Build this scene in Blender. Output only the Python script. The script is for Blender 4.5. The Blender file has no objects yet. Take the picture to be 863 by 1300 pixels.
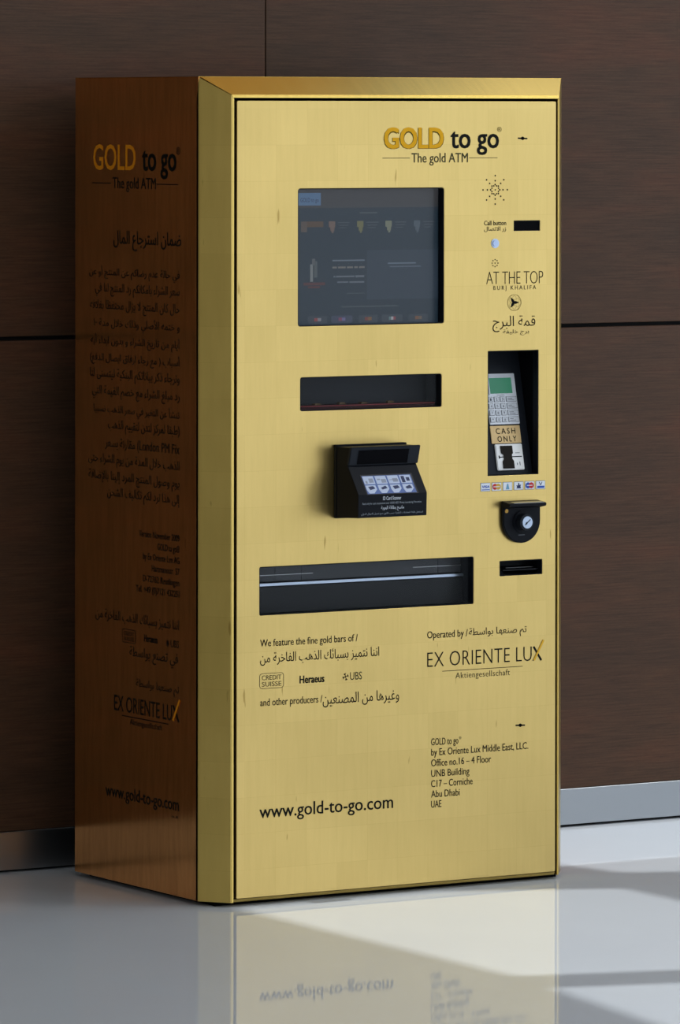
import bpy, bmesh, math, random
from mathutils import Vector, Matrix
random.seed(7)
S = bpy.context.scene
COL = S.collection

# ------------------------------------------------------------------ camera
cd = bpy.data.cameras.new('camera'); cam = bpy.data.objects.new('camera', cd); COL.objects.link(cam); S.camera = cam
yaw, pitch, roll = (math.radians(a) for a in (31.68185, -0.27027, 0.05913))
fw = Vector((math.sin(yaw)*math.cos(pitch), math.cos(yaw)*math.cos(pitch), math.sin(pitch)))
rt = Vector((math.cos(yaw), -math.sin(yaw), 0)); up = rt.cross(fw)
r2 = rt*math.cos(roll) + up*math.sin(roll); u2 = -rt*math.sin(roll) + up*math.cos(roll)
M = Matrix((r2, u2, -fw)).transposed().to_4x4(); M.translation = Vector((-6.31075, -11.55071, 1.81618))
cam.matrix_world = M
cd.sensor_fit = 'VERTICAL'; cd.sensor_height = 36.0; cd.sensor_width = 36.0
cd.lens = 6954.966*36.0/1300.0; cd.shift_y = -473.49/1300.0
cd.clip_start = .5; cd.clip_end = 100

# ------------------------------------------------------------------ world, lights, exposure
S.view_settings.view_transform = 'Standard'; S.view_settings.look = 'None'; S.view_settings.gamma = 1
S.view_settings.use_curve_mapping = False; S.view_settings.exposure = 0.0
S.cycles.use_denoising = True; S.cycles.max_bounces = 10; S.cycles.diffuse_bounces = 4; S.cycles.glossy_bounces = 5
S.cycles.caustics_reflective = True; S.cycles.sample_clamp_indirect = 6
w = bpy.data.worlds.new('world'); S.world = w; w.use_nodes = True
bg = w.node_tree.nodes['Background']; bg.inputs[0].default_value = (.62, .78, 1, 1); bg.inputs[1].default_value = 1.0

def light(name, kind, energy, color, loc, rot, **kw):
    d = bpy.data.lights.new(name, kind); d.energy = energy; d.color = color
    for k, v in kw.items(): setattr(d, k, v)
    o = bpy.data.objects.new(name, d); o.location = loc; o.rotation_euler = rot; COL.objects.link(o); return o
sun_dir = Vector((-.6, 0, -1)).normalized()
s_ = light('sun', 'SUN', 2.0, (.95, .98, 1.0), (0, 0, 20), (0, 0, 0), angle=math.radians(.6))
s_.rotation_euler = sun_dir.to_track_quat('-Z', 'Y').to_euler()
WIN = [(-1.5 - 2.3*i, 2.1) for i in range(6)]           # daylight windows of the right wall: centre y, width
for i, (y, ww) in enumerate(WIN):                       # daylight entering each window
    light('daylight', 'AREA', 34, (.84, .92, 1.0), (8.0, y, 2.3), (0, math.radians(90), 0), shape='RECTANGLE', size=4.0, size_y=ww)
for i in range(3):                                      # fill lights added along the left wall, which has no windows
    light('fill_left', 'AREA', 45, (.86, .93, 1.0), (-8.95, -6.6-3.6*i, 2.4), (0, math.radians(-90), 0), shape='RECTANGLE', size=3.4, size_y=3.2)
for x in (3.2, 6.2):  # fill lights added at the front wall to brighten the niche
    light('fill_front', 'AREA', 48, (.86, .93, 1.0), (x, -15.95, 2.3), (math.radians(90), 0, 0), shape='RECTANGLE', size=2.4, size_y=3.8)
for x, y in ((3.4, -3.3), (3.4, -7.5), (.2, -9.0)):     # fill panels added under the ceiling to brighten the floor
    light('ceiling_fill', 'AREA', 60, (.95, .97, 1.0), (x, y, 4.95), (0, 0, 0), shape='RECTANGLE', size=1.6, size_y=1.6)
light('daylight_clerestory', 'AREA', 20, (1, .95, .85), (4.4, -.02, 4.1), (math.radians(-90), 0, 0), shape='RECTANGLE', size=5.0, size_y=1.5)

# ------------------------------------------------------------------ materials
def nt(name):
    m = bpy.data.materials.new(name); m.use_nodes = True; t = m.node_tree
    return m, t, t.nodes['Principled BSDF']
def mat(name, col, rough=.5, metal=0., spec=.25, coat=0.):
    m, t, b = nt(name); b.inputs['Base Color'].default_value = (*col, 1); b.inputs['Roughness'].default_value = rough
    b.inputs['Metallic'].default_value = metal; b.inputs['Specular IOR Level'].default_value = spec
    b.inputs['Coat Weight'].default_value = coat
    return m
def N(t, typ, **kw):
    n = t.nodes.new(typ)
    for k, v in kw.items(): setattr(n, k, v)
    return n
def ramp(t, src, stops):
    r = N(t, 'ShaderNodeValToRGB'); t.links.new(src, r.inputs[0]); e = r.color_ramp.elements
    while len(e) < len(stops): e.new(.5)
    for q, (p, c) in zip(e, stops): q.position = p; q.color = (*c, 1) if len(c) == 3 else c
    return r
def mapping(t, scale, rot=(0, 0, 0), loc=(0, 0, 0)):
    tc = N(t, 'ShaderNodeTexCoord'); mp = N(t, 'ShaderNodeMapping'); t.links.new(tc.outputs['Object'], mp.inputs[0])
    mp.inputs['Scale'].default_value = scale; mp.inputs['Rotation'].default_value = rot; mp.inputs['Location'].default_value = loc
    return mp
def noise(t, vec, scale, detail=3, rough=.5):
    n = N(t, 'ShaderNodeTexNoise'); t.links.new(vec, n.inputs['Vector']); n.inputs['Scale'].default_value = scale
    n.inputs['Detail'].default_value = detail; n.inputs['Roughness'].default_value = rough; return n
def mul(t, a, b, f=1.):
    m = N(t, 'ShaderNodeMix', data_type='RGBA', blend_type='MULTIPLY'); m.inputs[0].default_value = f
    t.links.new(a, m.inputs[6]); t.links.new(b, m.inputs[7]); return m.outputs[2]
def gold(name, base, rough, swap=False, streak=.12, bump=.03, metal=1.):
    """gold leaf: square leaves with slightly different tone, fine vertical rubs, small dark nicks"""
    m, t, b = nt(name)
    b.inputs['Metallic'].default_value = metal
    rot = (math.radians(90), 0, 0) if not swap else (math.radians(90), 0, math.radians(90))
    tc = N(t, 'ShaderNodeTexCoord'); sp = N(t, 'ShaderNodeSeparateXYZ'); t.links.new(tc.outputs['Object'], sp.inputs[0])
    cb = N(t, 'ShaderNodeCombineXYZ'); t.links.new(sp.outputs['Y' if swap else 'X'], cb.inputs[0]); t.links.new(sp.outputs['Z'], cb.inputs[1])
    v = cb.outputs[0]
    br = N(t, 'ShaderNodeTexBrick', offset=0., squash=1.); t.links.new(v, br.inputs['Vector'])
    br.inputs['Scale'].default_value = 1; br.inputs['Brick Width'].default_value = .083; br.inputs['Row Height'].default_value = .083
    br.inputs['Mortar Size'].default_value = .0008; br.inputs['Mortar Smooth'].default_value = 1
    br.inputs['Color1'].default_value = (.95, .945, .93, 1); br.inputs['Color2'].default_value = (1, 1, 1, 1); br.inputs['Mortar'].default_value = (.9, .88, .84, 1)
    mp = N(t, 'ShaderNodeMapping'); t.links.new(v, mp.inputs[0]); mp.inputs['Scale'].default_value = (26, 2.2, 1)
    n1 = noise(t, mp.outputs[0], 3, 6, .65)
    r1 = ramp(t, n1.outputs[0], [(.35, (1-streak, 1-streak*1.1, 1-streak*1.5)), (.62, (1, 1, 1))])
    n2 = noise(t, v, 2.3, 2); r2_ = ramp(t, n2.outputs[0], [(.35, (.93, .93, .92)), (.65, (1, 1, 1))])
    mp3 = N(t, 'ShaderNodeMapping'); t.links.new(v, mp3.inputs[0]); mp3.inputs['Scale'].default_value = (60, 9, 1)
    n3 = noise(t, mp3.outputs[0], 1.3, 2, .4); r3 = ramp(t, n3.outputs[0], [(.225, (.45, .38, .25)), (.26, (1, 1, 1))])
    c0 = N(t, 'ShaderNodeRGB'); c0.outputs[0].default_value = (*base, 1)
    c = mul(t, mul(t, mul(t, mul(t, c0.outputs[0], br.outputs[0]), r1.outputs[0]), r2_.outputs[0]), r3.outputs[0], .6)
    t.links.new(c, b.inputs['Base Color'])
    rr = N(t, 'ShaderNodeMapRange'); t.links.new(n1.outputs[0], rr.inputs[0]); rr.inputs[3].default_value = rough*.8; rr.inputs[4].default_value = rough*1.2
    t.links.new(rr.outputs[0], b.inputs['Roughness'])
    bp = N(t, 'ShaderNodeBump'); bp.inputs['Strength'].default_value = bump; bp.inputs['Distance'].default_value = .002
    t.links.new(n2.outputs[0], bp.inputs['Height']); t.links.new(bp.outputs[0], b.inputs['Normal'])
    return m
def wood(name, a, b_, seed):
    m, t, b = nt(name)
    mp = mapping(t, (2.2, 1, 62), loc=(seed, 0, seed*3.1)); n1 = noise(t, mp.outputs[0], 4, 6, .6)
    r1 = ramp(t, n1.outputs[0], [(.18, a), (.5, tuple((x+y)/2 for x, y in zip(a, b_))), (.85, b_)])
    mp2 = mapping(t, (.9, 1, 4.5), loc=(seed, 0, seed)); n2 = noise(t, mp2.outputs[0], 1.5, 5, .6)
    r2_ = ramp(t, n2.outputs[0], [(.30, (.74, .80, .82)), (.5, (1.02, 1.0, .96)), (.70, (1.38, 1.08, .98))])
    mp3 = mapping(t, (14, 1, 90)); n3 = noise(t, mp3.outputs[0], 6, 2, .6); r3 = ramp(t, n3.outputs[0], [(.3, (.8, .8, .8)), (.6, (1, 1, 1))])
    t.links.new(mul(t, mul(t, r1.outputs[0], r2_.outputs[0]), r3.outputs[0], .7), b.inputs['Base Color'])
    b.inputs['Roughness'].default_value = .45; b.inputs['Specular IOR Level'].default_value = .2
    bp = N(t, 'ShaderNodeBump'); bp.inputs['Strength'].default_value = .12; bp.inputs['Distance'].default_value = .001
    t.links.new(n1.outputs[0], bp.inputs['Height']); t.links.new(bp.outputs[0], b.inputs['Normal'])
    return m
def emis(name, col, e, rough=.3):
    m, t, b = nt(name); b.inputs['Base Color'].default_value = (.01, .01, .012, 1); b.inputs['Roughness'].default_value = rough
    b.inputs['Specular IOR Level'].default_value = .38; b.inputs['Emission Color'].default_value = (*col, 1); b.inputs['Emission Strength'].default_value = e; return m
def glass(name, tint=(1, 1, 1), rough=.02, refl=1.):
    m = bpy.data.materials.new(name); m.use_nodes = True; t = m.node_tree; t.nodes.clear()
    o = N(t, 'ShaderNodeOutputMaterial'); mx = N(t, 'ShaderNodeMixShader'); tr = N(t, 'ShaderNodeBsdfTransparent'); gl = N(t, 'ShaderNodeBsdfGlossy')
    fr = N(t, 'ShaderNodeFresnel'); fr.inputs[0].default_value = 1.5
    mm = N(t, 'ShaderNodeMath', operation='MULTIPLY'); mm.inputs[1].default_value = refl; t.links.new(fr.outputs[0], mm.inputs[0])
    tr.inputs[0].default_value = (*tint, 1); gl.inputs['Roughness'].default_value = rough
    t.links.new(mm.outputs[0], mx.inputs[0]); t.links.new(tr.outputs[0], mx.inputs[1]); t.links.new(gl.outputs[0], mx.inputs[2]); t.links.new(mx.outputs[0], o.inputs[0])
    return m

GB = (.675, .485, .172)
gold_front = gold('gold_leaf_front', GB, .34, streak=.045, bump=.015)
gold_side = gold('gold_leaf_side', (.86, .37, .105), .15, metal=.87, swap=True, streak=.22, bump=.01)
gold_trim = gold('gold_leaf_trim', (.70, .50, .14), .30, streak=.04, bump=.0)
gold_top = gold('gold_leaf_top', (.84, .58, .15), .25, streak=.08, bump=.005)
bronze = mat('bronze_edge', (.42, .26, .08), .35, 1.)
black = mat('black_plastic', (.006, .007, .010), .42, spec=.09)
black_gloss = mat('black_gloss', (.004, .004, .006), .3, spec=.2)
black_soft = mat('black_painted_metal', (.011, .014, .020), .5, spec=.18)
dark_void = mat('dark_interior', (.003, .003, .004), .8, spec=.05)
print_black = mat('black_print', (.008, .008, .006), .6, spec=.08)
print_olive = mat('olive_print', (.06, .055, .025), .6, spec=.08)
print_orange = mat('orange_print', (.80, .40, .012), .6, spec=.1)
print_orange_side = mat('orange_print_side', (.85, .30, .010), .45)
print_brown = mat('brown_print', (.13, .09, .012), .6, spec=.08)
white_print = mat('white_print', (.62, .66, .72), .5)
grey_print = mat('grey_print', (.30, .33, .37), .5)
chrome = mat('chrome', (.40, .46, .56), .3, 1.)
steel = mat('brushed_steel', (.30, .31, .32), .33, 1.)
silver_panel = mat('silver_plastic', (.82, .85, .90), .4)
key_mat = mat('grey_key', (.72, .75, .80), .4)
key_gap = mat('key_outline', (.12, .13, .15), .5)
lcd_green = emis('green_lcd', (.05, .28, .16), .55)
cash_mat = mat('tan_plate', (.80, .56, .26), .45)
reader_mat = mat('light_grey_plastic', (.92, .92, .90), .45)
reader_dark = mat('dark_brown_plastic', (.010, .007, .003), .6, spec=.15)
slate_screen = emis('screen_slate', (.014, .030, .046), .55)
pane = glass('window_glass', (1, 1, 1), .14, .10)
pane_screen = glass('screen_glass', (1, 1, 1), .14, .01)
pane_dark = glass('smoked_glass', (.55, .6, .66), .03, .9)
base_mats = [wood('dark_wood_a', (.040, .0205, .0125), (.106, .053, .028), 0.), wood('dark_wood_b', (.042, .0215, .0130), (.110, .055, .029), 3.7), wood('dark_wood_c', (.039, .0200, .0120), (.103, .052, .027), 8.2)]
joint = mat('joint_shadow_black', (.006, .006, .006), .8)
plaster = mat('plaster', (.62, .60, .57), .8)
plaster_dark = mat('grey_plaster', (.60, .57, .52), .8)
plaster_warm = mat('warm_plaster', (.85, .52, .20), .8)  # unseen upper wall, tinted so the top trim picks up warm light

def floor_mat():
    m, t, b = nt('polished_white_stone')
    mp = mapping(t, (1, 1, 1)); n1 = noise(t, mp.outputs[0], .9, 5, .55)
    r1 = ramp(t, n1.outputs[0], [(.3, (.67, .705, .745)), (.7, (.715, .755, .79))])
    t.links.new(r1.outputs[0], b.inputs['Base Color']); b.inputs['Roughness'].default_value = .04; b.inputs['Specular IOR Level'].default_value = .11
    n2 = noise(t, mp.outputs[0], 3.5, 2); bp = N(t, 'ShaderNodeBump'); bp.inputs['Strength'].default_value = .02; bp.inputs['Distance'].default_value = .01
    t.links.new(n2.outputs[0], bp.inputs['Height']); t.links.new(bp.outputs[0], b.inputs['Normal'])
    return m
floor_m = floor_mat()

# ------------------------------------------------------------------ mesh helpers
def new_obj(name, me, material, parent=None, smooth=False, **props):
    if material is not None and not me.materials: me.materials.append(material)
    o = bpy.data.objects.new(name, me); COL.objects.link(o)
    if parent: o.parent = parent
    if smooth:
        for p in me.polygons: p.use_smooth = True
    for k, v in props.items(): o[k] = v
    return o
def from_bm(name, bm, material, parent=None, **kw):
    bmesh.ops.recalc_face_normals(bm, faces=bm.faces)
    me = bpy.data.meshes.new(name); bm.to_mesh(me); bm.free(); return new_obj(name, me, material, parent, **kw)
def add_hull(bm, pts, faces):
    vs = [bm.verts.new(p) for p in pts]
    for f in faces: bm.faces.new([vs[i] for i in f])
def add_box(bm, x0, x1, y0, y1, z0, z1, F=lambda x, y, z: (x, y, z)):
    add_hull(bm, [F(x, y, z) for x in (x0, x1) for y in (y0, y1) for z in (z0, z1)],
             [(0, 1, 3, 2), (4, 6, 7, 5), (0, 4, 5, 1), (2, 3, 7, 6), (0, 2, 6, 4), (1, 5, 7, 3)])
def bevel(bm, w, seg=2, ang=.5):
    bmesh.ops.recalc_face_normals(bm, faces=bm.faces)
    es = [e for e in bm.edges if len(e.link_faces) == 2 and e.calc_face_angle(0) > ang]
    bmesh.ops.bevel(bm, geom=es, offset=w, segments=seg, affect='EDGES', clamp_overlap=True)
def prism(bm, prof, F0, F1):
    """prof: list of 2D points, F0/F1 map a point to the two ends"""
    a = [bm.verts.new(F0(*p)) for p in prof]; b = [bm.verts.new(F1(*p)) for p in prof]; n = len(prof)
    bm.faces.new(a); bm.faces.new(b[::-1])
    for i in range(n): bm.faces.new((a[i], b[i], b[(i+1) % n], a[(i+1) % n]))
def struct(name, bm, m, parent=None, **kw):
    o = from_bm(name, bm, m, parent, **kw)
    if parent is None: o['kind'] = 'structure'
    return o

# faces of the machine: (u across, v up, w out) -> machine-local; machine origin stands at (.5, -.45, 0)
OX, OY = .5, -.45
YF = -.7745
def FR(u, v, w): return (u-OX, YF-w-OY, v)                       # door face
def SD(u, v, w): return (-w-OX, -u-OY, v)                         # left side panel, u runs from the wall to the front
def NI(u, v, w): return (u-OX, YF+.025+.22*(v-.963)-w-OY, v)      # tilted face inside the payment niche
def SC(u, v, w):                                                  # tilted upper face of the card scanner
    return (u-OX, YF-(.0584+(1.0052-v)*.735)-w-OY, v)
def WL(x, y, z): return (x-OX, y-OY, z)
def panel(name, F, u0, u1, v0, v1, w0, w1, m, parent, bev=0., **kw):
    bm = bmesh.new(); add_box(bm, u0, u1, v0, v1, w0, w1, lambda a, b, c: F(a, b, c))
    if bev: bevel(bm, bev)
    return from_bm(name, bm, m, parent, **kw)
def flat(name, F, polys, w, m, parent, **kw):
    bm = bmesh.new()
    for p in polys: bm.faces.new([bm.verts.new(F(a, b, w)) for a, b in p])
    me = bpy.data.meshes.new(name); bm.to_mesh(me); bm.free(); return new_obj(name, me, m, parent, **kw)
def rect(u0, u1, v0, v1): return [(u0, v0), (u1, v0), (u1, v1), (u0, v1)]
def disc(cu, cv, r, n=12, rv=None): return [(cu+r*math.cos(6.2832*i/n), cv+(rv or r)*math.sin(6.2832*i/n)) for i in range(n)]
def ringp(cu, cv, r0, r1, n=24):
    return [[(cu+r*math.cos(6.2832*(i+k)/n), cv+r*math.sin(6.2832*(i+k)/n)) for r, k in ((r0, 0), (r1, 0), (r1, 1), (r0, 1))] for i in range(n)]
def stroke(a, b, w):
    (x0, y0), (x1, y1) = a, b; L = math.hypot(x1-x0, y1-y0) or 1; nx, ny = -(y1-y0)/L*w/2, (x1-x0)/L*w/2
    return [(x0+nx, y0+ny), (x0-nx, y0-ny), (x1-nx, y1-ny), (x1+nx, y1+ny)]
def cyl(name, F, cu, cv, r, w0, w1, m, parent, n=28, bev=0., **kw):
    bm = bmesh.new(); p = disc(cu, cv, r, n); prism(bm, p, lambda a, b: F(a, b, w0), lambda a, b: F(a, b, w1))
    if bev: bevel(bm, bev, 2, .9)
    return from_bm(name, bm, m, parent, **kw)

# ---- text
DG = bpy.context.evaluated_depsgraph_get
def text_mesh(body, off=0., spacing=1., res=3):
    c = bpy.data.curves.new('t', 'FONT'); c.body = body; c.resolution_u = res; c.offset = min(off, 0.); c.space_character = spacing; c.fill_mode = 'FRONT'
    o = bpy.data.objects.new('t', c); COL.objects.link(o)
    dg = DG(); dg.update(); me = bpy.data.meshes.new_from_object(o.evaluated_get(dg))
    bpy.data.objects.remove(o); bpy.data.curves.remove(c); me.materials.clear(); return me
_caph = [None]
def text(name, body, F, u0, u1, v, h=None, v1=None, m=None, parent=None, off=0., w=.0006, spacing=1., shear=0., **kw):
    """h: cap height on baseline v; or v1: fit the whole height between v and v1"""
    if _caph[0] is None:
        q = text_mesh('H'); _caph[0] = max(p.co.y for p in q.vertices)
    me = text_mesh(body, off, spacing); xs = [p.co.x for p in me.vertices]; ys = [p.co.y for p in me.vertices]
    sx = (u1-u0)/(max(xs)-min(xs))
    if h is not None: sy, y0 = h/(_caph[0]+2*off), 0.
    else: sy, y0 = (v1-v)/(max(ys)-min(ys)), min(ys)
    x0 = min(xs)
    if off > 0:                                          # heavier strokes: the same outline laid down again, slightly shifted
        bm = bmesh.new()
        for i, (dx, dy) in enumerate(((-off, -off*.6), (off, -off*.6), (-off, off*.6), (off, off*.6))):
            k = len(bm.verts); bm.from_mesh(me); bm.verts.ensure_lookup_table()
            for q in bm.verts[k:]: q.co.x += dx; q.co.y += dy; q.co.z = i*.00002
        bm.to_mesh(me); bm.free(); x0 -= off; sx = (u1-u0)/(max(xs)-min(xs)+2*off); y0 -= off*.6 if h is None else 0
    for p in me.vertices: p.co = F(u0+(p.co.x-x0)*sx+(p.co.y-y0)*sy*shear, v+(p.co.y-y0)*sy, w+p.co.z)
    me.name = name
    return new_obj(name, me, m or print_black, parent, **kw)
AR = {}
for ch, c, k in [('ا', 0xFE8D, 2), ('أ', 0xFE83, 2), ('إ', 0xFE87, 2), ('آ', 0xFE81, 2), ('ب', 0xFE8F, 4), ('ة', 0xFE93, 2), ('ت', 0xFE95, 4), ('ج', 0xFE9D, 4),
                 ('ح', 0xFEA1, 4), ('خ', 0xFEA5, 4), ('د', 0xFEA9, 2), ('ذ', 0xFEAB, 2), ('ر', 0xFEAD, 2), ('ز', 0xFEAF, 2), ('س', 0xFEB1, 4), ('ش', 0xFEB5, 4),
                 ('ص', 0xFEB9, 4), ('ض', 0xFEBD, 4), ('ط', 0xFEC1, 4), ('ظ', 0xFEC5, 4), ('ع', 0xFEC9, 4), ('غ', 0xFECD, 4), ('ف', 0xFED1, 4), ('ق', 0xFED5, 4),
                 ('ك', 0xFED9, 4), ('ل', 0xFEDD, 4), ('م', 0xFEE1, 4), ('ن', 0xFEE5, 4), ('ه', 0xFEE9, 4), ('و', 0xFEED, 2), ('ى', 0xFEEF, 2), ('ي', 0xFEF1, 4),
                 ('ئ', 0xFE89, 4), ('ء', 0xFE80, 1), ('\u0001', 0xFEFB, 2), ('\u0002', 0xFEF7, 2), ('\u0003', 0xFEF9, 2)]: AR[ch] = (c, k)
def arabic(s):
    """joined letter forms in visual (left to right) order; latin words keep their own order"""
    s = s.replace('لا', '\u0001').replace('لأ', '\u0002').replace('لإ', '\u0003')
    out = []
    for i, ch in enumerate(s):
        if ch not in AR: out.append({'(': ')', ')': '('}.get(ch, ch)); continue
        c, k = AR[ch]; base = ch
        prev = i > 0 and s[i-1] in AR and AR[s[i-1]][1] == 4 and k > 1
        nxt = k == 4 and i+1 < len(s) and s[i+1] in AR and AR[s[i+1]][1] > 1
        f = 3 if prev and nxt else 1 if prev else 2 if nxt else 0
        out.append('\ufe94' if ch == 'ة' else chr(c + f) if f or ord(base) < 9 else base)
    return ''.join(reversed(out))

# ------------------------------------------------------------------ the hall
bm = bmesh.new(); add_box(bm, -9, 8.4, -16, .25, -.1, 0); struct('floor', bm, floor_m)
bm = bmesh.new(); add_box(bm, -9, 8.4, .02, .25, 0, 3.3); wb = struct('wall_back', bm, joint)
# wood panels of the back wall: rows and columns with recessed joints
rows = [(.0985, 1.2715), (1.2815, 2.448), (2.458, 3.3)]
cols = [-9, -6.6, -4.2, -1.797, .603, 3.003, 5.4, 8.0]
k = 0
for z0, z1 in rows:
    for x0, x1 in zip(cols[:-1], cols[1:]):
        bm = bmesh.new(); add_box(bm, x0+.0012, x1-.0012, .0, .02, z0, z1); bevel(bm, .0012, 1)
        from_bm('wood_panel', bm, base_mats[k % 3], wb); k += 1
# steel baseboard, standing just clear of the floor
bb = None
for x0, x1 in ((-9, -3.0), (-3.0, 1.2), (1.2, 8.0)):
    bm = bmesh.new(); add_box(bm, x0+.0005, x1-.0005, -.002, .02, .0065, .0975); bevel(bm, .0008, 1)
    o = from_bm('steel_strip' if bb else 'baseboard_back', bm, steel, bb)
    if bb is None: bb = o; o['kind'] = 'structure'
bm = bmesh.new(); add_box(bm, 1.5, 8.4, .0, .25, 4.95, 5.0); add_box(bm, -9, 1.5, .0, .25, 3.3, 5.0); struct('wall_back_upper', bm, plaster_warm)
bm = bmesh.new()
for x in (1.5, 3.3, 5.1, 6.9): add_box(bm, x, x+.08, -.0, .1, 3.3, 4.95)
struct('window_7', bm, steel)
bm = bmesh.new(); add_box(bm, -9.2, -9, -16, .25, 0, 5); struct('wall_left', bm, plaster_dark)
bm = bmesh.new(); add_box(bm, -9.2, 8.4, -16.2, -16, 0, 5); struct('wall_front', bm, plaster)
bm = bmesh.new(); add_box(bm, 8.06, 8.4, -16, 0, 0, .25); add_box(bm, 8.06, 8.4, -16, 0, 4.35, 5)
ed = [0.] + sum([[y+ww/2, y-ww/2] for y, ww in WIN], []) + [-16.]
for a, b in zip(ed[::2], ed[1::2]): add_box(bm, 8.06, 8.4, b, a, .25, 4.35)
struct('wall_right', bm, plaster)
for i, (y, ww) in enumerate(WIN):
    bm = bmesh.new()
    for yy in (y-ww/2, y-.02, y+ww/2-.05): add_box(bm, 8.08, 8.14, yy, yy+.05, .25, 4.35)
    for zz in (.25, 2.6, 4.3): add_box(bm, 8.08, 8.14, y-ww/2, y+ww/2, zz, zz+.05)
    struct('window_%d' % (i+1), bm, black)
# ceiling with openings added and shaped to throw the sun patches on the floor
ZC = 4.99; SH = .6*ZC
def opening_list():
    q = [[(1.085, .0), (1.10, -.56), (1.144, -.755), (2.4, -1.33), (2.4, 0)],
         [(.055, -.79), (.60, -.79), (1.007, -.985), (1.0, -1.6), (.98, -2.22), (.404, -2.047), (.137, -1.965), (.055, -1.935)],
         [(.035, -2.105), (.301, -2.19), (.98, -2.40), (.9, -3.4), (-.17, -3.4), (-.051, -2.692)]]
    for y in (-4.3, -6.4, -8.5, -10.6): q.append(rect(.3, 2.2, y-1.75, y)); q.append(rect(2.5, 5.0, y-1.75, y))  # more openings added to brighten the floor the door reflects
    q.append(rect(2.6, 4.6, -3.4, -1.6))
    return q
cu = bpy.data.curves.new('c', 'CURVE'); cu.dimensions = '2D'; cu.fill_mode = 'BOTH'; cu.extrude = .01
for pts in [rect(-9.2, 8.4, -16.2, .25)] + [[(x+SH, y) for x, y in q] for q in opening_list()]:
    s = cu.splines.new('POLY'); s.points.add(len(pts)-1); s.use_cyclic_u = True
    for p, (x, y) in zip(s.points, pts): p.co = (x, y, 0, 1)
o = bpy.data.objects.new('c', cu); COL.objects.link(o); dg = DG(); dg.update(); me = bpy.data.meshes.new_from_object(o.evaluated_get(dg)); bpy.data.objects.remove(o)
for v in me.vertices: v.co.z += 5.0
me.materials.clear(); o = new_obj('ceiling', me, plaster); o['kind'] = 'structure'

# ------------------------------------------------------------------ the machine
R = bpy.data.objects.new('gold_vending_machine', None); COL.objects.link(R); R.location = (OX, OY, 0)
R['label'] = 'tall gold-leaf vending machine with dark screen and printed door, standing before the dark wood wall'
R['category'] = 'vending machine'
W, H, CW, CD, CH, ZB = 1.0, 1.90, .0494, .0648, .0421, .0105
# dark core and plinth
panel('inner_cabinet', WL, .02, .98, -.60, -.13, .02, 1.88, dark_void, R)
panel('plinth', WL, .03, .97, -.735, -.145, 0, .012, dark_void, R)
def side(x0, x1, name, m, lab):
    bm = bmesh.new(); add_box(bm, x0, x1, YF+CD+.0006, -.1267, ZB, H-.0012, WL); bevel(bm, .0008, 1); return from_bm(name, bm, m, R, label=lab)
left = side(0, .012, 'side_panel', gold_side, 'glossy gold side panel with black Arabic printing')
side(W-.012, W, 'side_panel', gold_side, 'plain right side panel')
bm = bmesh.new(); add_box(bm, .0, W, YF+CD+.0006, -.1267, H-.0012, H, WL); from_bm('top_panel', bm, gold_top, R)
bm = bmesh.new(); add_box(bm, .012, W-.012, -.13, -.1267, ZB, H-.002, WL); from_bm('back_panel', bm, dark_void, R)
# chamfered corner trims
IN = .0072
def corner(flip):
    IN = .0040 if flip else .0072
    prof = [(0, YF+CD), (CW, YF), (CW+IN, YF), (CW+IN, YF+.05), (.012, YF+.075), (0, YF+.075)]
    fx = (lambda x: W-x) if flip else (lambda x: x)
    top = lambda x: H - CH*min(max(x/CW, 0), 1.0) - (.0075 if x > CW+.001 else 0) - .0008
    bm = bmesh.new(); prism(bm, prof, lambda x, y: WL(fx(x), y, ZB), lambda x, y: WL(fx(x), y, top(x) if y < YF+CD+.001 else H-.0508))
    bevel(bm, .0011, 2, .3); return from_bm('corner_trim', bm, gold_trim, R, label='chamfered left corner trim' if not flip else 'narrow right corner trim')
corner(False); corner(True)
prof = [(YF+CD, H), (YF, H-CH), (YF, H-CH-.0066), (YF+.05, H-CH-.0066), (YF+.075, H-.012), (YF+.075, H)]
bm = bmesh.new(); ins = lambda z: CW*min((H-z)/CH, 1.0)
prism(bm, prof, lambda y, z: WL(ins(z)+.0014 if y < YF+CD+.001 else .002, y, z), lambda y, z: WL(W-ins(z) if y < YF+CD+.001 else W-.002, y, z))
bevel(bm, .0011, 2, .3); from_bm('top_trim', bm, gold_top, R, label='sloping gold top trim')
bm = bmesh.new(); prism(bm, [(YF+.010, ZB), (YF+.004, .0175), (YF+.05, .0175), (YF+.05, ZB)], lambda y, z: WL(CW+IN, y, z), lambda y, z: WL(W-CW-IN, y, z)); from_bm('bottom_rail', bm, gold_trim, R)
# door with openings
DX0, DX1, DZ0, DZ1 = .0637, .9415, .0190, 1.8447
def rrect(u0, u1, v0, v1, r, n=4):
    P = []
    for cx_, cy_, a0 in ((u1-r, v1-r, 0), (u0+r, v1-r, 90), (u0+r, v0+r, 180), (u1-r, v0+r, 270)):
        for i in range(n+1): a = math.radians(a0+90*i/n); P.append((cx_+r*math.cos(a), cy_+r*math.sin(a)))
    return P
HO = {'screen': (.2270, .6262, 1.3250, 1.6425, .006), 'upper': (.2334, .6200, 1.1297, 1.2074, .005), 'tray': (.1245, .7097, .6643, .7755, .004),
      'niche': (.7493, .8922, .9632, 1.2568, .0015), 'sensor': (.8220, .8957, 1.5388, 1.5630, .001), 'slot': (.7831, .9035, .7261, .7615, .0015)}
cu = bpy.data.curves.new('c', 'CURVE'); cu.dimensions = '2D'; cu.fill_mode = 'BOTH'; cu.extrude = .0088; cu.bevel_depth = .0012; cu.bevel_resolution = 2; cu.offset = -.0012
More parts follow.
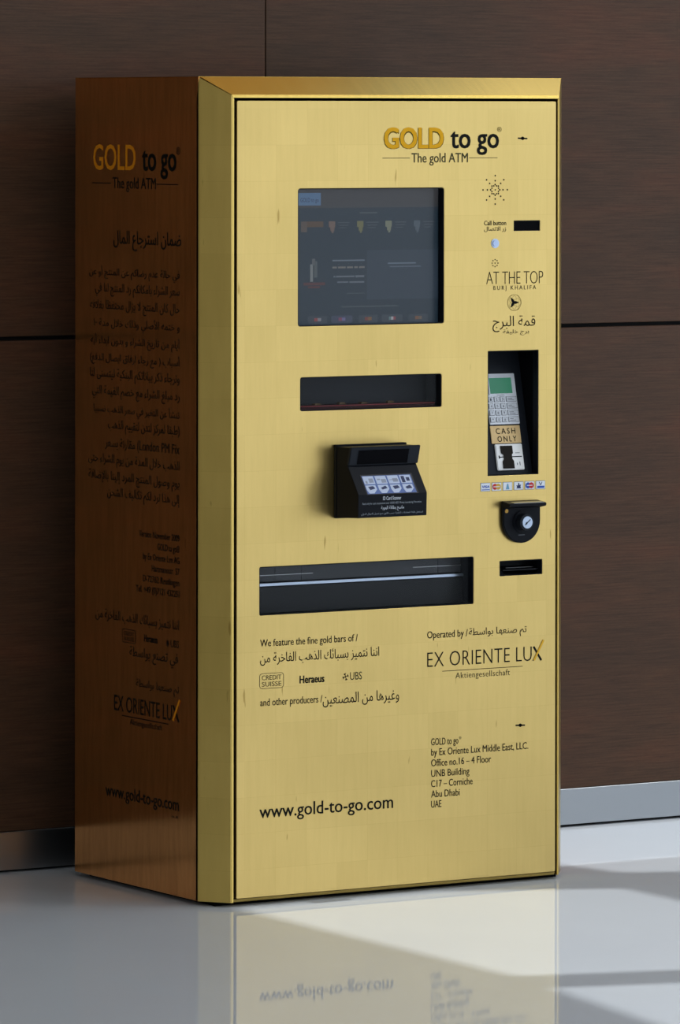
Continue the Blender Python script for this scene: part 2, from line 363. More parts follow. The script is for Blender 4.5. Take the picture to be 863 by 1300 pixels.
for pts in [rrect(DX0, DX1, DZ0, DZ1, .003)] + [rrect(*h) for h in HO.values()]:
    s = cu.splines.new('POLY'); s.points.add(len(pts)-1); s.use_cyclic_u = True
    for p, (x, y) in zip(s.points, pts): p.co = (x, y, 0, 1)
o = bpy.data.objects.new('c', cu); COL.objects.link(o); dg = DG(); dg.update(); me = bpy.data.meshes.new_from_object(o.evaluated_get(dg)); bpy.data.objects.remove(o)
for v in me.vertices: v.co = FR(v.co.x, v.co.y, v.co.z-.0100)
bm = bmesh.new(); bm.from_mesh(me); bmesh.ops.remove_doubles(bm, verts=bm.verts, dist=1e-6); bmesh.ops.recalc_face_normals(bm, faces=bm.faces); bm.to_mesh(me); bm.free()
me.materials.clear(); door = new_obj('door_panel', me, gold_front, R, label='gold-leaf front door printed with black lettering')
# recesses behind the openings
def recess(name, key, depth, m, F=FR, lab=None, parent=R, wall=.003):
    u0, u1, v0, v1, _ = HO[key]; bm = bmesh.new(); e = .001
    u0 -= e; u1 += e; v0 -= e; v1 += e; a = -.0205
    add_box(bm, u0-wall, u0, v0-wall, v1+wall, a, -depth, FR); add_box(bm, u1, u1+wall, v0-wall, v1+wall, a, -depth, FR)
    add_box(bm, u0, u1, v0-wall, v0, a, -depth, FR); add_box(bm, u0, u1, v1, v1+wall, a, -depth, FR)
    add_box(bm, u0-wall, u1+wall, v0-wall, v1+wall, -depth, -depth-wall, FR)
    return from_bm(name, bm, m, parent, **({'label': lab} if lab else {}))
# door openings are lined black
def lining(key, parent):
    u0, u1, v0, v1, r = HO[key]; bm = bmesh.new(); t = .0016
    for a, b, c, d in ((u0, u0+t, v0, v1), (u1-t, u1, v0, v1), (u0, u1, v0, v0+t), (u0, u1, v1-t, v1)): add_box(bm, a, b, c, d, -.0215, -.0012, FR)
    return from_bm('black_lining', bm, black, parent)

# --- display screen
scr = recess('display_screen', 'screen', .0235, black, lab='dark customer screen behind a glass pane'); lining('screen', scr)
def sx(px): return .2381+(px-377.3)*.002160
def sz(py): return 1.6425-(py-239)*.001857
SW = -.0222
flat('screen_image', FR, [rect(.2280, .6235, 1.3262, 1.6415)], SW, slate_screen, scr, label='slate blue screen picture')
def sflat(name, polys, col, e, w=1, **kw): return flat(name, FR, polys, SW+.00025*w, emis('screen_tone', col, e*.62), scr, **kw)
def srect(x0, x1, y0, y1): return rect(sx(x0), sx(x1), sz(y1), sz(y0))
def Z(x, y): return 360+x/3.923, 220+y/3.923
def zr(x0, x1, y0, y1): a, b = Z(x0, y0); c, d = Z(x1, y1); return srect(a, c, b, d)
sflat('screen_header', [rect(.2280, .6235, sz(263.5), 1.6415)], (.045, .046, .050), .9, 1, label='grey header bar')
sflat('screen_logo', [zr(72, 183, 97, 158)], (.10, .19, .34), .8, 2, label='small pale blue logo box')
text('screen_lettering', 'GOLD to go', FR, sx(381), sx(404), sz(256), .010, m=emis('screen_tone', (.02, .03, .06), 1), parent=scr, w=SW+.0009, off=.01)
sflat('screen_window', [zr(412, 768, 380, 622)], (.025, .042, .064), .9, 1, label='lighter right-hand text area')
tabs = [(85, 196), (222, 325), (362, 470), (503, 608), (645, 748)]
for i, (a, b) in enumerate(tabs):
    sflat('screen_tab', [zr(a+30, b, 236, 264)] if i == 0 else [zr(a+48, b, 240, 246), zr(a+52, b-6, 254, 259), zr(a+52, b-16, 267, 271)],
          (.10, .062, .036) if i == 0 else (.060, .072, .090), .8, 2)
    c = [(.11, .085, .07), (.17, .12, .10), (.17, .17, .08), (.20, .22, .16), (.08, .11, .14)][i]
    x = a if i else a
    sflat('screen_icon', [zr(x, x+30, 236, 288)] if i == 0 else [zr(x, x+32, 236, 266), zr(x+8, x+28, 266, 284), zr(x+14, x+24, 284, 294)], c, .8, 3)
sflat('screen_picture', [zr(131, 145, 445, 530)], (.20, .22, .23), .8, 2); sflat('screen_picture', [zr(140, 156, 418, 450)], (.12, .13, .14), .8, 2); sflat('screen_picture', [zr(150, 166, 430, 510)], (.09, .11, .12), .8, 2)
sflat('screen_picture', [zr(98, 205, 534, 548), zr(120, 180, 552, 562)], (.10, .035, .035), .8, 2)
def srows(L, col, e): 
    for r in L: sflat('screen_text', [zr(*r)], col, e, 3)
srows([(240, 400, 425, 432)], (.13, .16, .20), .9); srows([(x, x+d, 458, 467) for x, d in ((240, 22), (268, 38), (312, 30), (348, 18), (372, 28))], (.16, .15, .14), .9)
srows([(258, 350, 503, 511), (354, 398, 502, 512), (264, 318, 531, 538), (324, 398, 531, 539), (246, 254, 503, 511)], (.12, .14, .17), .9)
srows([(515, 656, 442, 449)], (.12, .16, .21), .9); srows([(525, 680, 459, 465)], (.09, .12, .16), .9); srows([(285, 565, 652, 659), (310, 396, 588, 592), (375, 462, 192, 200)], (.065, .078, .09), .8)
for i, (a, b) in enumerate(((120, 215), (235, 340), (370, 465), (485, 590), (620, 718))):
    sflat('screen_button', [[(sx(Z(a, 0)[0])+p, q) for p, q in rrect(0, (b-a)/3.923*.00216, sz(Z(0, 734)[1]), sz(Z(0, 698)[1]), .004)]], (.045, .055, .095) if i == 1 else (.038, .050, .068), .9, 2, label='oval language button')
    cx_ = (a+b)/2+(0, 0, 0, 0, 0)[i]; cols_ = [[(.28, .06, .07), (.24, .25, .28)], [(.22, .06, .12), (.16, .15, .32)], [(.20, .05, .04), (.22, .12, .05)], [(.12, .22, .22), (.45, .45, .48), (.28, .06, .08)], [(.22, .10, .05), (.16, .12, .08)]][i]
    wd = 34/len(cols_)
    for j, c in enumerate(cols_): sflat('flag', [zr(cx_-17+wd*j, cx_-17+wd*(j+1), 708, 724)], c, .8, 4)
panel('glass_pane', FR, .2292, .6240, 1.3272, 1.6403, -.0135, -.0105, pane_screen, scr)
# --- upper display window with bars on a red ledge
uw = recess('display_window', 'upper', .070, black_soft, lab='narrow dark viewing window with red ledge'); lining('upper', uw)
panel('red_ledge', FR, .2334, .6200, 1.1300, 1.1400, -.068, -.030, mat('red_velvet', (.030, .004, .005), .8), uw, label='dark red velvet ledge')
panel('ledge_trim', FR, .2334, .6200, 1.1376, 1.1392, -.0298, -.0285, mat('red_edge', (.26, .02, .03), .5), uw)
sample_m = mat('dim_gold', (.10, .06, .02), .5)
for i, (u, c) in enumerate(((.305, 1), (.372, 1), (.432, 0), (.505, 1))):
    bm = bmesh.new(); prism(bm, [(u-.009, 1.1402), (u+.009, 1.1402), (u+.007, 1.1440+.001*(i % 2)), (u-.007, 1.1440+.001*(i % 2))], lambda a, b: FR(a, b, -.040), lambda a, b: FR(a, b, -.052)); from_bm('sample_bar', bm, sample_m, uw, label='tiny sample bar on the red ledge')
panel('glass_pane', FR, .2356, .6178, 1.1320, 1.2052, -.0135, -.0105, pane, uw)
# --- lower delivery window
tw = recess('delivery_window', 'tray', .085, black_soft, lab='wide low dark delivery window with steel rail'); lining('tray', tw)
grey_in = mat('grey_inner_panel', (.055, .060, .068), .4)
for a, b in ((.1255, .1985), (.1995, .2695), (.2705, .6450), (.6460, .7087)):
    panel('inner_plate', FR, a, b, .7360, .7740, -.060, -.055, grey_in, tw)
panel('steel_rail', FR, .1260, .7082, .7270, .7330, -.050, -.040, chrome, tw, .0012, label='thin bright steel rail')
panel('plate_edge', FR, .1260, .3000, .7500, .7514, -.0545, -.052, steel, tw); panel('plate_edge', FR, .5750, .7080, .7515, .7529, -.0545, -.052, steel, tw)
panel('drop_flap', FR, .1260, .7082, .6650, .7240, -.050, -.045, mat('dark_flap', (.005, .007, .009), .5), tw)
panel('glass_pane', FR, .1268, .7074, .6666, .7732, -.0135, -.0105, pane, tw)
# --- small sensor window and receipt slot
sw = recess('sensor_window', 'sensor', .0225, black_gloss, lab='small black rectangular sensor window'); lining('sensor', sw)
panel('dark_cover', FR, .8222, .8955, 1.5390, 1.5628, -.006, -.003, dark_void, sw)
rs = recess('receipt_slot', 'slot', .050, black, lab='black receipt slot'); lining('slot', rs)
bm = bmesh.new(); prism(bm, [(-.048, .728), (-.020, .733), (-.012, .737), (-.012, .739), (-.022, .740), (-.048, .745)], lambda w, v: FR(.800, v, w), lambda w, v: FR(.8995, v, w)); from_bm('slot_lip', bm, black_gloss, rs)
panel('slot_roller', FR, .815, .893, .7420, .7432, -.030, -.022, mat('grey_metal', (.10, .10, .10), .4, 1.), rs, .0008)
bm = bmesh.new(); prism(bm, [(-.048, .7262), (-.004, .7262), (-.004, .7290), (-.048, .7600)], lambda w, v: FR(.7835, v, w), lambda w, v: FR(.7990, v, w)); from_bm('slot_cheek', bm, black, rs)
# --- call button, intercom holes, locks
cb_ = cyl('call_button', FR, .7687, 1.5102, .0112, -.001, .0016, chrome, R, 28, .0006, label='round chrome call button')
cyl('button_cap', FR, .7687, 1.5102, .0078, .0016, .0034, mat('blue_steel', (.36, .43, .58), .3, 1.), cb_, 24, .0005)
P = []
for i in range(8):
    a = math.radians(45*i)
    for q, r in enumerate((.0125, .0215, .0335)): P.append(disc(.7690+r*math.cos(a)*1.02, 1.6362+r*math.sin(a), .0021, 8))
for i in range(8): a = math.radians(45*i+22.5); P.append(disc(.7690+.0100*math.cos(a), 1.6362+.0100*math.sin(a), .0019, 8))
P.append(disc(.7690, 1.6362, .0018, 8))
flat('speaker_holes', FR, P, .0004, print_black, R, label='star-shaped cluster of speaker holes')
flat('microphone_holes', FR, [disc(.7688+.0082*math.cos(math.radians(45*i)), 1.4638+.0082*math.sin(math.radians(45*i)), .00165, 8) for i in range(8)]+[disc(.7688, 1.4638, .0017, 8)], .0004, print_black, R, label='small ring of microphone holes')
for u, v in ((.8462, 1.7573), (.8415, .3718)):
    flat('key_slot', FR, [stroke((u-.0135, v+.0004), (u+.0135, v-.0006), .0036), disc(u, v, .0048, 10, .0042)], .0005, print_black, R, label='black key slot')

# --- door printing
def dt(*a, **k): return text('lettering', *a, parent=door, **k)
dt('GOLD', FR, .4590, .6258, 1.7352, .0505, m=print_brown, off=.050, w=.0004)
dt('GOLD', FR, .4604, .6244, 1.7354, .0502, m=print_orange, off=.028, w=.0007, label='orange GOLD lettering')
dt('to go', FR, .6437, .7795, 1.7352, .0505, off=.018); dt('®', FR, .7745, .7868, 1.7725, v1=1.7845, m=print_brown)
for a, b in ((.4555, .5313), (.6955, .7751)): flat('printed_line', FR, [stroke((a, 1.7118), (b, 1.7118), .0014)], .0005, print_olive, door)
dt('The gold ATM', FR, .5357, .6925, 1.7015, .0222, m=print_olive, off=.006)
dt('Call button', FR, .7380, .8000, 1.5530, .0108, m=print_olive, off=.012)
dt(arabic('زر الاتصال'), FR, .7380, .7995, 1.5370, v1=1.5500, m=print_olive, off=.004)
dt('AT THE TOP', FR, .7445, .9048, 1.4137, .0290, off=-.018, spacing=.95)
dt('BURJ KHALIFA', FR, .7644, .8847, 1.4007, .0095, m=print_olive, spacing=1.5)
flat('emblem', FR, ringp(.8232, 1.3700, .0190, .0197, 28) + sum([ringp(.8232+.0085*math.cos(math.radians(60*i)), 1.3700+.0085*math.sin(math.radians(60*i)), .0098, .0102, 18) for i in range(6)], []), .0004, print_brown, door, label='thin ring rosette')
bl = []
for a in (0, 125, -125):
    a = math.radians(a); c, s = math.cos(a), math.sin(a); f = lambda x, y: (.8215+x*c-y*s, 1.3702+x*s+y*c)
    bl.append([f(0, -.0030), f(.006, -.0034), f(.0155, 0), f(.006, .0034), f(0, .0030)])
flat('emblem', FR, bl, .0007, print_black, door, label='black three-bladed emblem')
dt(arabic('قمة البرج'), FR, .7623, .8826, 1.3010, v1=1.3395, off=-.004, label='Arabic lettering')
dt(arabic('برج خليفة'), FR, .7912, .8647, 1.2925, v1=1.3070, m=print_olive)
dt('We feature the fine gold bars of /', FR, .1264, .3895, .5930, .0162, m=print_black, off=.004)
dt(arabic('اننا نتميز بسبائك الذهب الفاخرة من'), FR, .1265, .4483, .5490, v1=.5790)
flat('logo_frame', FR, [stroke(a, b, .0012) for L in (rrect(.1250, .1892, .4965, .5308, .007),) for a, b in zip(L, L[1:]+L[:1])], .0005, print_olive, door)
dt('CREDIT', FR, .1310, .1832, .5160, .0105, m=print_olive, off=.0); dt('SUISSE', FR, .1310, .1832, .5010, .0105, m=print_olive, off=.0)
dt('Heraeus', FR, .2321, .2990, .5035, .0185, off=.03)
flat('emblem', FR, [stroke((.3565+.0085*math.cos(a), .5120+.0085*math.sin(a)), (.3565-.0085*math.cos(a), .5120-.0085*math.sin(a)), .0016) for a in (0.3, 1.87)] + [stroke((.3565+.0085*math.cos(a+e), .5120+.0085*math.sin(a+e)), (.3565+.0045*math.cos(a), .5120+.0045*math.sin(a)), .0012) for a in (0.3, 1.87, 3.44, 5.01) for e in (.4, -.4)], .0005, print_black, door)
dt('UBS', FR, .3690, .4010, .5040, .0178, m=print_olive)
dt('and other producers /', FR, .1266, .2935, .4567, .0165, off=.004)
dt(arabic('وغيرها من المصنعين'), FR, .2950, .5030, .4440, v1=.4760)
dt('Operated by /', FR, .5807, .6935, .5895, .0165, off=.004)
dt(arabic('تم صنعها بواسطة'), FR, .6965, .8590, .5820, v1=.6080)
def thinthick(body, F, u0, u1, v, h, parent, slash_m):
    text('lettering', body, F, u0, u1, v, h, m=print_black, parent=parent, off=-.012, spacing=1.05)
dt('EX ORIENTE LU', FR, .5808, .8735, .5222, .0335, off=-.012, spacing=1.04)
flat('lettering', FR, [stroke((.8790, .5555), (.9010, .5222), .0052), stroke((.8990, .5555), (.8770, .5222), .0022)], .0006, print_black, door)
flat('lettering', FR, [stroke((.9070, .5700), (.8800, .5235), .0052)], .0012, mat('orange_slash', (.70, .38, .02), .45), door, label='orange slash through the X')
flat('printed_line', FR, [stroke((.6224, .5108), (.8480, .5108), .0014)], .0005, print_black, door)
dt('Aktiengesellschaft', FR, .6597, .8120, .4920, .0135, m=print_olive, off=-.004, spacing=1.1)
for i, (s, u1) in enumerate((('GOLD to go', .6675), ('by Ex Oriente Lux Middle East, LLC.', .8639), ('Office no.16 – 4 Floor', .7593), ('UNB Building', .6985), ('C17 – Corniche', .7075), ('Abu Dhabi', .6715), ('UAE', .6205))):
    dt(s, FR, .5920, u1, (.3390, .3148, .2898, .2652, .2412, .2172, .1933)[i], .0162, off=.003)
dt('®', FR, .6695, .6760, .3490, v1=.3555, m=print_olive)
dt('www.gold-to-go.com', FR, .1248, .4870, .2000, .0300, off=.008, label='web address lettering')

# --- side printing
def st(*a, **k): return text('lettering', *a, parent=left, **k)
SY = lambda px: .1255+(px-95.5)*.0036+(px-95.5)**2*.00000086
st('GOLD', SD, .2155, .4185, 1.6830, .0600, m=print_orange_side, off=.012, label='orange GOLD lettering'); st('to go', SD, .4480, .6080, 1.6830, .0600, off=.02); st('®', SD, .6080, .6250, 1.7200, v1=1.738)
for a, b in ((.2095, .3000), (.5170, .6160)): flat('printed_line', SD, [stroke((a, 1.6510), (b, 1.6510), .0022)], .0006, print_black, left)
st('The gold ATM', SD, .3083, .5134, 1.6395, .0260, off=.006)
st(arabic('ضمان استرجاع المال'), SD, .3123, .6305, 1.4930, v1=1.5400, off=.008)
LN = ['في حالة عدم رضاكم عن المنتج أو عن', 'سعر الشراء بامكانكم رد المنتج لنا في', 'حال كان المنتج لا يزال محتفظا بغلافه', 'و ختمه الأصلي وذلك خلال مدة ١٠',
      'أيام من تاريخ الشراء و بدون ابداء أية', 'أسباب ( مع رجاء ارفاق ايصال الدفع)', 'ونرجاء ذكر بياناتكم البنكية ليتسنى لنا', 'رد مبلغ الشراء مع خصم القيمة التي',
      'تنشأ عن التغير في سعر الذهب نسبيا', '(طبقا لمركز لندن لتقييم الذهب', None, 'الذهب خلال المدة من يوم الشراء حتى', 'يوم وصول المنتج المرد إلينا بالإضافة', 'إلى هذا نرد لكم تكاليف الشحن']
LE = [115, 123, 116, 121, 117, 116, 116, 119, 121, 140, 136, 114, 114, 139]
zz = [1.4325, 1.3915, 1.3515, 1.3115, 1.2715, 1.2310, 1.1910, 1.1500, 1.1100, 1.0710, 1.0300, .9900, .9500, .9120]
for s, e, z in zip(LN, LE, zz):
    a = SY(e)
    if s is None:
        st(arabic('مقارنة بسعر'), SD, a, .4160, z-.006, v1=z+.022); st('(London PM Fix', SD, .4270, .6235, z, .0220)
    else: st(arabic(s).replace('٠١', '١٠'), SD, a, .6235, z-.008, v1=z+.024)
for i, (s, e) in enumerate((('Version November 2009', 180), ('GOLD to go®', 203), ('by Ex Oriente Lux AG', 185), ('Hartmannstr. 57', 196), ('D-72762 Reutlingen', 185), ('Tel. +49 (0)7121 432251', 176))):
    st(s, SD, SY(e), .6240, .8290-.0258*i, .0150, off=.006)
st(arabic('اننا نتميز بسبائك الذهب الفاخرة من'), SD, SY(124), .6215, .6180, v1=.6480)
flat('logo_frame', SD, [stroke(a, b, .0016) for L in (rrect(.3560, .4190, .5765, .6070, .006),) for a, b in zip(L, L[1:]+L[:1])], .0006, print_black, left)
st('CREDIT', SD, .3630, .4120, .5930, .0095); st('SUISSE', SD, .3630, .4120, .5805, .0095)
st('Heraeus', SD, .4598, .5226, .5860, .0170, off=.03); st('UBS', SD, .5840, .6210, .5830, .0165)
flat('emblem', SD, [stroke((.5700+.008*math.cos(a), .5905+.008*math.sin(a)), (.5700-.008*math.cos(a), .5905-.008*math.sin(a)), .002) for a in (0, .785, 1.57, 2.356)], .0006, print_black, left)
st(arabic('في تصنع بواسطة'), SD, SY(168), .6180, .5340, v1=.5700); st(arabic('تم صنعها بواسطة'), SD, .4229, .6214, .4690, v1=.4960)
st('EX ORIENTE LU', SD, .3179, .5900, .4130, .0360, off=.0); flat('lettering', SD, [stroke((.5950, .4490), (.6215, .4130), .0060), stroke((.6190, .4490), (.5930, .4130), .0030)], .0007, print_black, left)
flat('lettering', SD, [stroke((.6270, .4640), (.5960, .4140), .0068)], .0014, print_orange_side, left, label='orange slash through the X')
flat('printed_line', SD, [stroke((.3556, .4035), (.5742, .4035), .0022)], .0006, print_black, left); st('Aktiengesellschaft', SD, .3932, .5450, .3860, .0130)
st('www.gold-to-go.com', SD, .2766, .6219, .2080, .0290, off=.01, label='web address lettering'); st('no. 34', SD, .5892, .6183, .1895, .0065)

# --- accepted-card stickers
sticker_white = mat('sticker_white', (.78, .81, .86), .4); sticker_edge = mat('sticker_edge', (.12, .13, .14), .5)
blue = mat('sticker_blue', (.03, .09, .42), .4); red = mat('sticker_red', (.55, .03, .03), .4); yel = mat('sticker_yellow', (.60, .36, .05), .4); lb = mat('sticker_pale_blue', (.16, .36, .52), .4); navy = mat('sticker_navy', (.02, .03, .10), .4)
x = .7288; zb = .9272
SL = ['white card sticker with VISA in blue', 'white card sticker with red and yellow logo', 'white card sticker with pale blue figure', 'white card sticker with dark figure', 'white card sticker with blue and red circles', 'white card sticker with V above a blue bar']
for i in range(6):
    u0 = x+.0311*i; u1 = u0+.0272; v0, v1 = zb, zb+.0205
    t = flat('payment_sticker', FR, [rect(u0, u1, v0, v1)], .0005, sticker_edge, R, label=SL[i])
    flat('sticker_face', FR, [rect(u0+.0010, u1-.0010, v0+.0010, v1-.0010)], .0008, sticker_white, t)
    c, d = (u0+u1)/2, (v0+v1)/2
    def mk(polys, m, w=.0011): flat('sticker_mark', FR, polys, w, m, t)
    if i == 0: text('sticker_mark', 'VISA', FR, u0+.003, u1-.0025, d-.0020, .0062, m=blue, parent=t, w=.0011, shear=.15, off=.035); mk([rect(u0+.003, u1-.002, v0+.003, v0+.0050)], blue)
    if i == 1: mk([disc(c-.0046, d, .0072, 18)], red); mk([disc(c+.0046, d, .0072, 18)], yel, .0012); mk([rect(u0+.0045, u1-.0045, d-.0008, d+.0008)], sticker_white, .0014)
    if i == 2: mk([[(c-.005, v0+.003), (c+.005, v0+.003), (c+.003, d), (c+.0022, d+.004), (c, d+.007), (c-.0022, d+.004), (c-.003, d)]], lb)
    if i == 3: mk([[(c-.0065, d-.006), (c+.0065, d-.006), (c+.0050, d-.001), (c+.0070, d+.0035), (c+.0025, d+.0015), (c+.0012, d+.0070), (c-.0012, d+.0070), (c-.0020, d+.0010), (c-.0070, d+.0010), (c-.0045, d-.002)]], navy)
    if i == 4: mk([disc(c-.0046, d, .0072, 18)], blue); mk([disc(c+.0046, d, .0072, 18)], red, .0012); mk([rect(c-.008, c+.008, d-.0008, d+.0008)], sticker_white, .0014)
    if i == 5: mk([stroke((c-.0040, v1-.003), (c, d-.0005), .0018), stroke((c+.0042, v1-.003), (c, d-.0005), .0018)], navy); mk([rect(u0+.004, u1-.003, v0+.003, v0+.0082)], blue)

# --- payment niche with tilted face
niche = recess('payment_niche', 'niche', .1000, dark_void, lab='tall black recessed niche'); lining('niche', niche)
u0, u1, v0, v1, _ = HO['niche']
bm = bmesh.new(); add_box(bm, u0, u1, v0+.0005, v1-.0005, -.004, 0, NI); from_bm('tilted_plate', bm, black_soft, niche)
kp = panel('keypad', NI, .7862, .8712, 1.0805, 1.1992, 0, .0042, silver_panel, R, .0012, label='grey payment keypad with green display')
flat('keypad_display', NI, [rect(.7955, .8592, 1.1528, 1.1896)], .0046, lcd_green, kp, label='green display')
bm = bmesh.new()
for a, b, c, d in ((.7930, .7955, 1.1505, 1.1920), (.8592, .8618, 1.1505, 1.1920), (.7955, .8592, 1.1896, 1.1920), (.7955, .8592, 1.1505, 1.1528)): add_box(bm, a, b, c, d, .0040, .0068, NI)
from_bm('display_bezel', bm, silver_panel, kp)
flat('printed_line', NI, [rect(.815, .836, 1.1487, 1.1495)], .0047, key_gap, kp)
digits = [['1', '2', '3', 'CAN'], ['4', '5', '6', 'CLR'], ['7', '8', '9', 'ENT'], ['*', '0', '#', 'OK']]
for r_ in range(4):
    vt = 1.1452-.0158*r_
    for c_ in range(4):
        a = .7888+.0168*c_ if c_ < 3 else .8400; b = a+.0120 if c_ < 3 else .8675
        flat('key_outline', NI, [rect(a-.0012, b+.0010, vt-.0122, vt+.0002)], .0046, key_gap, kp)
        kk = panel('key', NI, a, b, vt-.0112, vt-.0004, .0040, .0062, key_mat, kp, .0008)
ks = []
for r_ in range(4):
    vt = 1.1452-.0158*r_
    for c_ in range(3):
        a = .7888+.0168*c_; text('key_lettering', digits[r_][c_], NI, a+.0042, a+.0082, vt-.0088, .0062, m=key_gap, parent=kp, w=.0066, off=.01)
flat('key_lettering', NI, [q for r_ in range(4) for q in (rect(.8430, .8560-.003*(r_ % 2), 1.1452-.0158*r_-.0050, 1.1452-.0158*r_-.0038), rect(.8430, .8600, 1.1452-.0158*r_-.0085, 1.1452-.0158*r_-.0075))], .0066, key_gap, kp)
cp = panel('cash_only_plate', NI, .7860, .8702, 1.0360, 1.0772, 0, .0030, cash_mat, R, .0008, label='tan plate reading CASH ONLY')
text('lettering', 'CASH', NI, .8005, .8555, 1.0585, .0130, m=print_black, parent=cp, w=.0036, off=.004, spacing=1.35)
text('lettering', 'ONLY', NI, .8030, .8565, 1.0400, .0130, m=print_black, parent=cp, w=.0036, off=.004, spacing=1.35)
cr = panel('card_reader', NI, .7925, .8690, .9734, 1.0343, 0, .0055, reader_mat, R, .0016, label='light grey card reader with dark slot')
bm = bmesh.new()
prism(bm, [(.8060, 1.0308), (.8385, 1.0305), (.8385, 1.0130), (.8350, 1.0100), (.8350, 1.0000), (.8388, .9950), (.8388, .9775), (.8080, .9778), (.8085, .9950), (.8125, .9990), (.8125, 1.0100), (.8065, 1.0130)], lambda a, b: NI(a, b, .0050), lambda a, b: NI(a, b, .0085))
from_bm('card_throat', bm, reader_dark, cr)
panel('card_slot', NI, .7990, .8640, 1.0035, 1.0055, .005, .0062, dark_void, cr); panel('card_slot', NI, .7990, .8020, 1.0010, 1.0080, .005, .0060, dark_void, cr)
flat('printed_line', NI, [rect(.8460, .8590, 1.0125, 1.0138), rect(.8480, .8500, .9850, .9900), rect(.8555, .8575, .9840, .9925)], .0059, key_gap, cr)

# --- card scanner box
X0, X1 = .3252, .5115
sc_ = bmesh.new()
prof = [(0, 1.0460), (.0500, 1.0465), (.0705, 1.0472), (.0584, 1.0058), (.0584, 1.0052), (.1040, .9432), (.1060, .9400), (.1045, .8868), (.030, .8830), (0, .8822)]
prism(sc_, prof, lambda w, v: FR(X0, v, w+.0005), lambda w, v: FR(X1, v, w+.0005)); bevel(sc_, .0016, 2, .35)
scanner = from_bm('card_scanner', sc_, black, R, label='black wall-mounted card scanner with sloped face')
panel('back_plate', FR, .3238, .5160, .8805, 1.0505, .0003, .0120, black, scanner, .001)
bm = bmesh.new(); add_box(bm, X0-.0005, X1+.0025, 1.0050, 1.0478, .0600, .0700, lambda a, b, c: FR(a, b, c+(b-1.0265)*.29))
bevel(bm, .0015, 2, .5); hood = from_bm('feed_hood', bm, black_soft, scanner)
flat('feed_mouth', lambda a, b, c: FR(a, b, .0701+(b-1.0265)*.29+c), [rect(.3460, .4835, 1.0070, 1.0400)], .0006, dark_void, scanner, label='matt black card mouth')
panel('sticker_frame', SC, .3475, .4880, .9395, .9835, .0002, .0014, black_gloss, scanner)
flat('instruction_sticker', SC, [rect(.3500, .4832, .9413, .9810)], .0020, mat('sticker_blue_ground', (.10, .16, .40), .4), scanner, label='blue and white instruction sticker with eight pictograms')
icon_w = mat('pictogram_white', (.55, .62, .78), .4); icon_g = mat('pictogram_grey', (.30, .33, .42), .4)
for i in range(4):
    a = .3515+.0333*i; b = a+.0290
    flat('pictogram', SC, [rect(a, b, .9625, .9800)], .0023, icon_w, scanner); flat('pictogram', SC, [[(a, .9602), (b-.002, .9602), (b-.001, .9510), (a+.017, .9425), (a+.004, .9425), (a, .9500)]], .0023, icon_w, scanner)
    g = [[rect(a+.004, a+.009, .964, .970), rect(a+.014, a+.026, .966, .975)], [rect(a+.004, a+.012, .971, .974), rect(a+.014, a+.027, .965, .973)], [rect(a+.003, a+.027, .970, .9715), rect(a+.012, a+.026, .966, .974)], [rect(a+.003, a+.012, .964, .978), rect(a+.016, a+.025, .967, .975)]][i]
    flat('pictogram_detail', SC, g, .0026, navy if i == 3 else icon_g, scanner)
    flat('pictogram_detail', SC, [[(a+.006, .9570-.003*(i % 2)), (a+.020, .9585), (a+.024, .9530-.002*(i == 3)), (a+.009, .9500)]], .0026, navy, scanner)
def SF(u, v, w): return FR(u, v, .1060-(.9400-v)*.028+w+.0005)
text('lettering', 'ID Card Scanner', SF, .3915, .4410, .9262, .0085, m=white_print, parent=scanner, off=.008)
text('lettering', 'Read only for cash transactions over 10.000 AED. Money Laundering Prevention', SF, .3360, .4964, .9170, .0048, m=grey_print, parent=scanner)
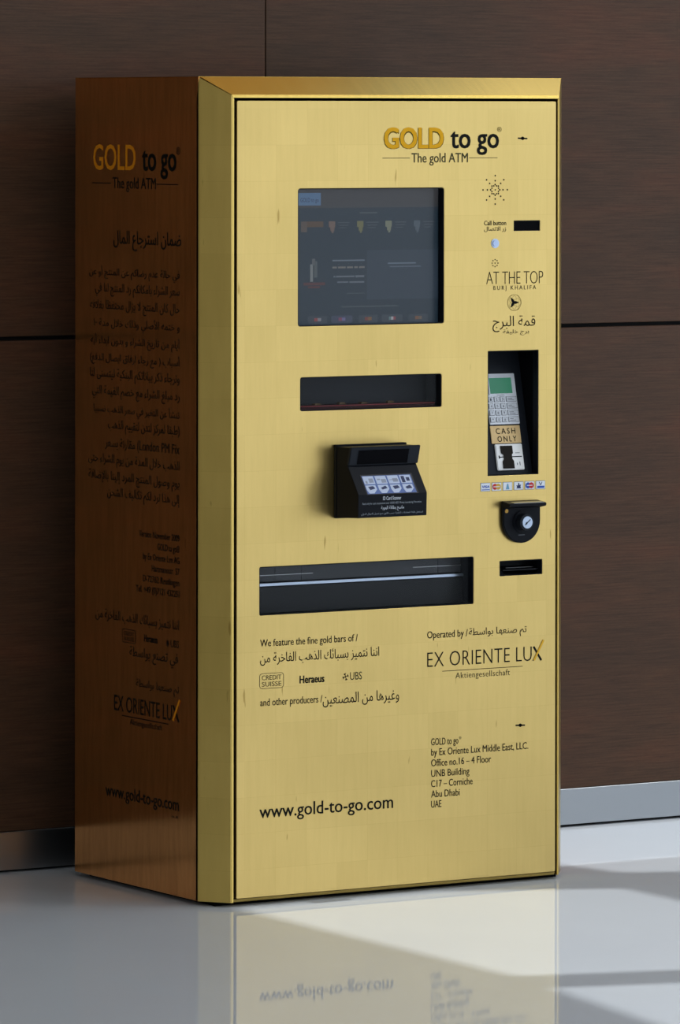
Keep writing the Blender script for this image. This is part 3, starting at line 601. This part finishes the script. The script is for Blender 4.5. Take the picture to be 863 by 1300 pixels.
text('lettering', arabic('ماسح بطاقة الهوية'), SF, .3868, .4490, .9010, v1=.9130, m=white_print, parent=scanner)
text('lettering', arabic('تستعمل فقط للمعاملات النقدية حسب قانون منع غسيل الاموال الدولي'), SF, .3330, .5010, .8915, v1=.8985, m=grey_print, parent=scanner)

# --- coin and key lock with round plate
cxl, czl, rl = .8385, .8555, .0525
def dshape(r, top): return [(cxl-r, top), *[(cxl+r*math.cos(math.radians(a)), czl+r*math.sin(math.radians(a))) for a in range(180, 361, 10)], (cxl+r, top)]
bm = bmesh.new(); prism(bm, dshape(rl, .9000), lambda a, b: FR(a, b, .0003), lambda a, b: FR(a, b, .0115)); bevel(bm, .0022, 3, .9)
lk = from_bm('lock_plate', bm, black, R, label='black round-bottomed lock plate with overhanging lip')
bm = bmesh.new(); prism(bm, [(.0005, .9030), (.0380, .8985), (.0380, .8915), (.012, .8860), (.0005, .8850)], lambda w, v: FR(.7862, v, w), lambda w, v: FR(.8905, v, w)); bevel(bm, .0012, 2, .5); from_bm('overhanging_lip', bm, black, lk)
bm = bmesh.new(); prism(bm, [(.0180, .9016), (.0360, .8995), (.0360, .8987), (.0180, .9008)], lambda w, v: FR(.8000, v, w), lambda w, v: FR(.8850, v, w)); from_bm('pale_edge', bm, steel, lk, label='pale strip on top of the lip')  # thin pale strip laid along the lip
cyl('boss', FR, cxl, .8530, .0270, .0110, .0150, black, lk, 32, .0012); cyl('lock_barrel', FR, cxl, .8530, .0195, .0150, .0330, black_soft, lk, 32, .0010)
kc = cyl('lock_cylinder', FR, cxl, .8530, .0142, .0330, .0352, chrome, lk, 32, .0006, label='chrome lock face')
flat('key_way', FR, [stroke((cxl-.0075, .8470), (cxl+.0080, .8600), .0026), disc(cxl-.0030, .8510, .0028, 10)], .0355, mat('key_way_grey', (.05, .06, .08), .4), lk)
cyl('brass_screw', FR, .7945, .8800, .0048, .0112, .0126, mat('dull_brass', (.35, .20, .05), .4, 1.), lk, 20, .0004, label='brass screw')
flat('printed_line', FR, [rect(.828, .846, .8215, .8230)], .0119, key_gap, lk)
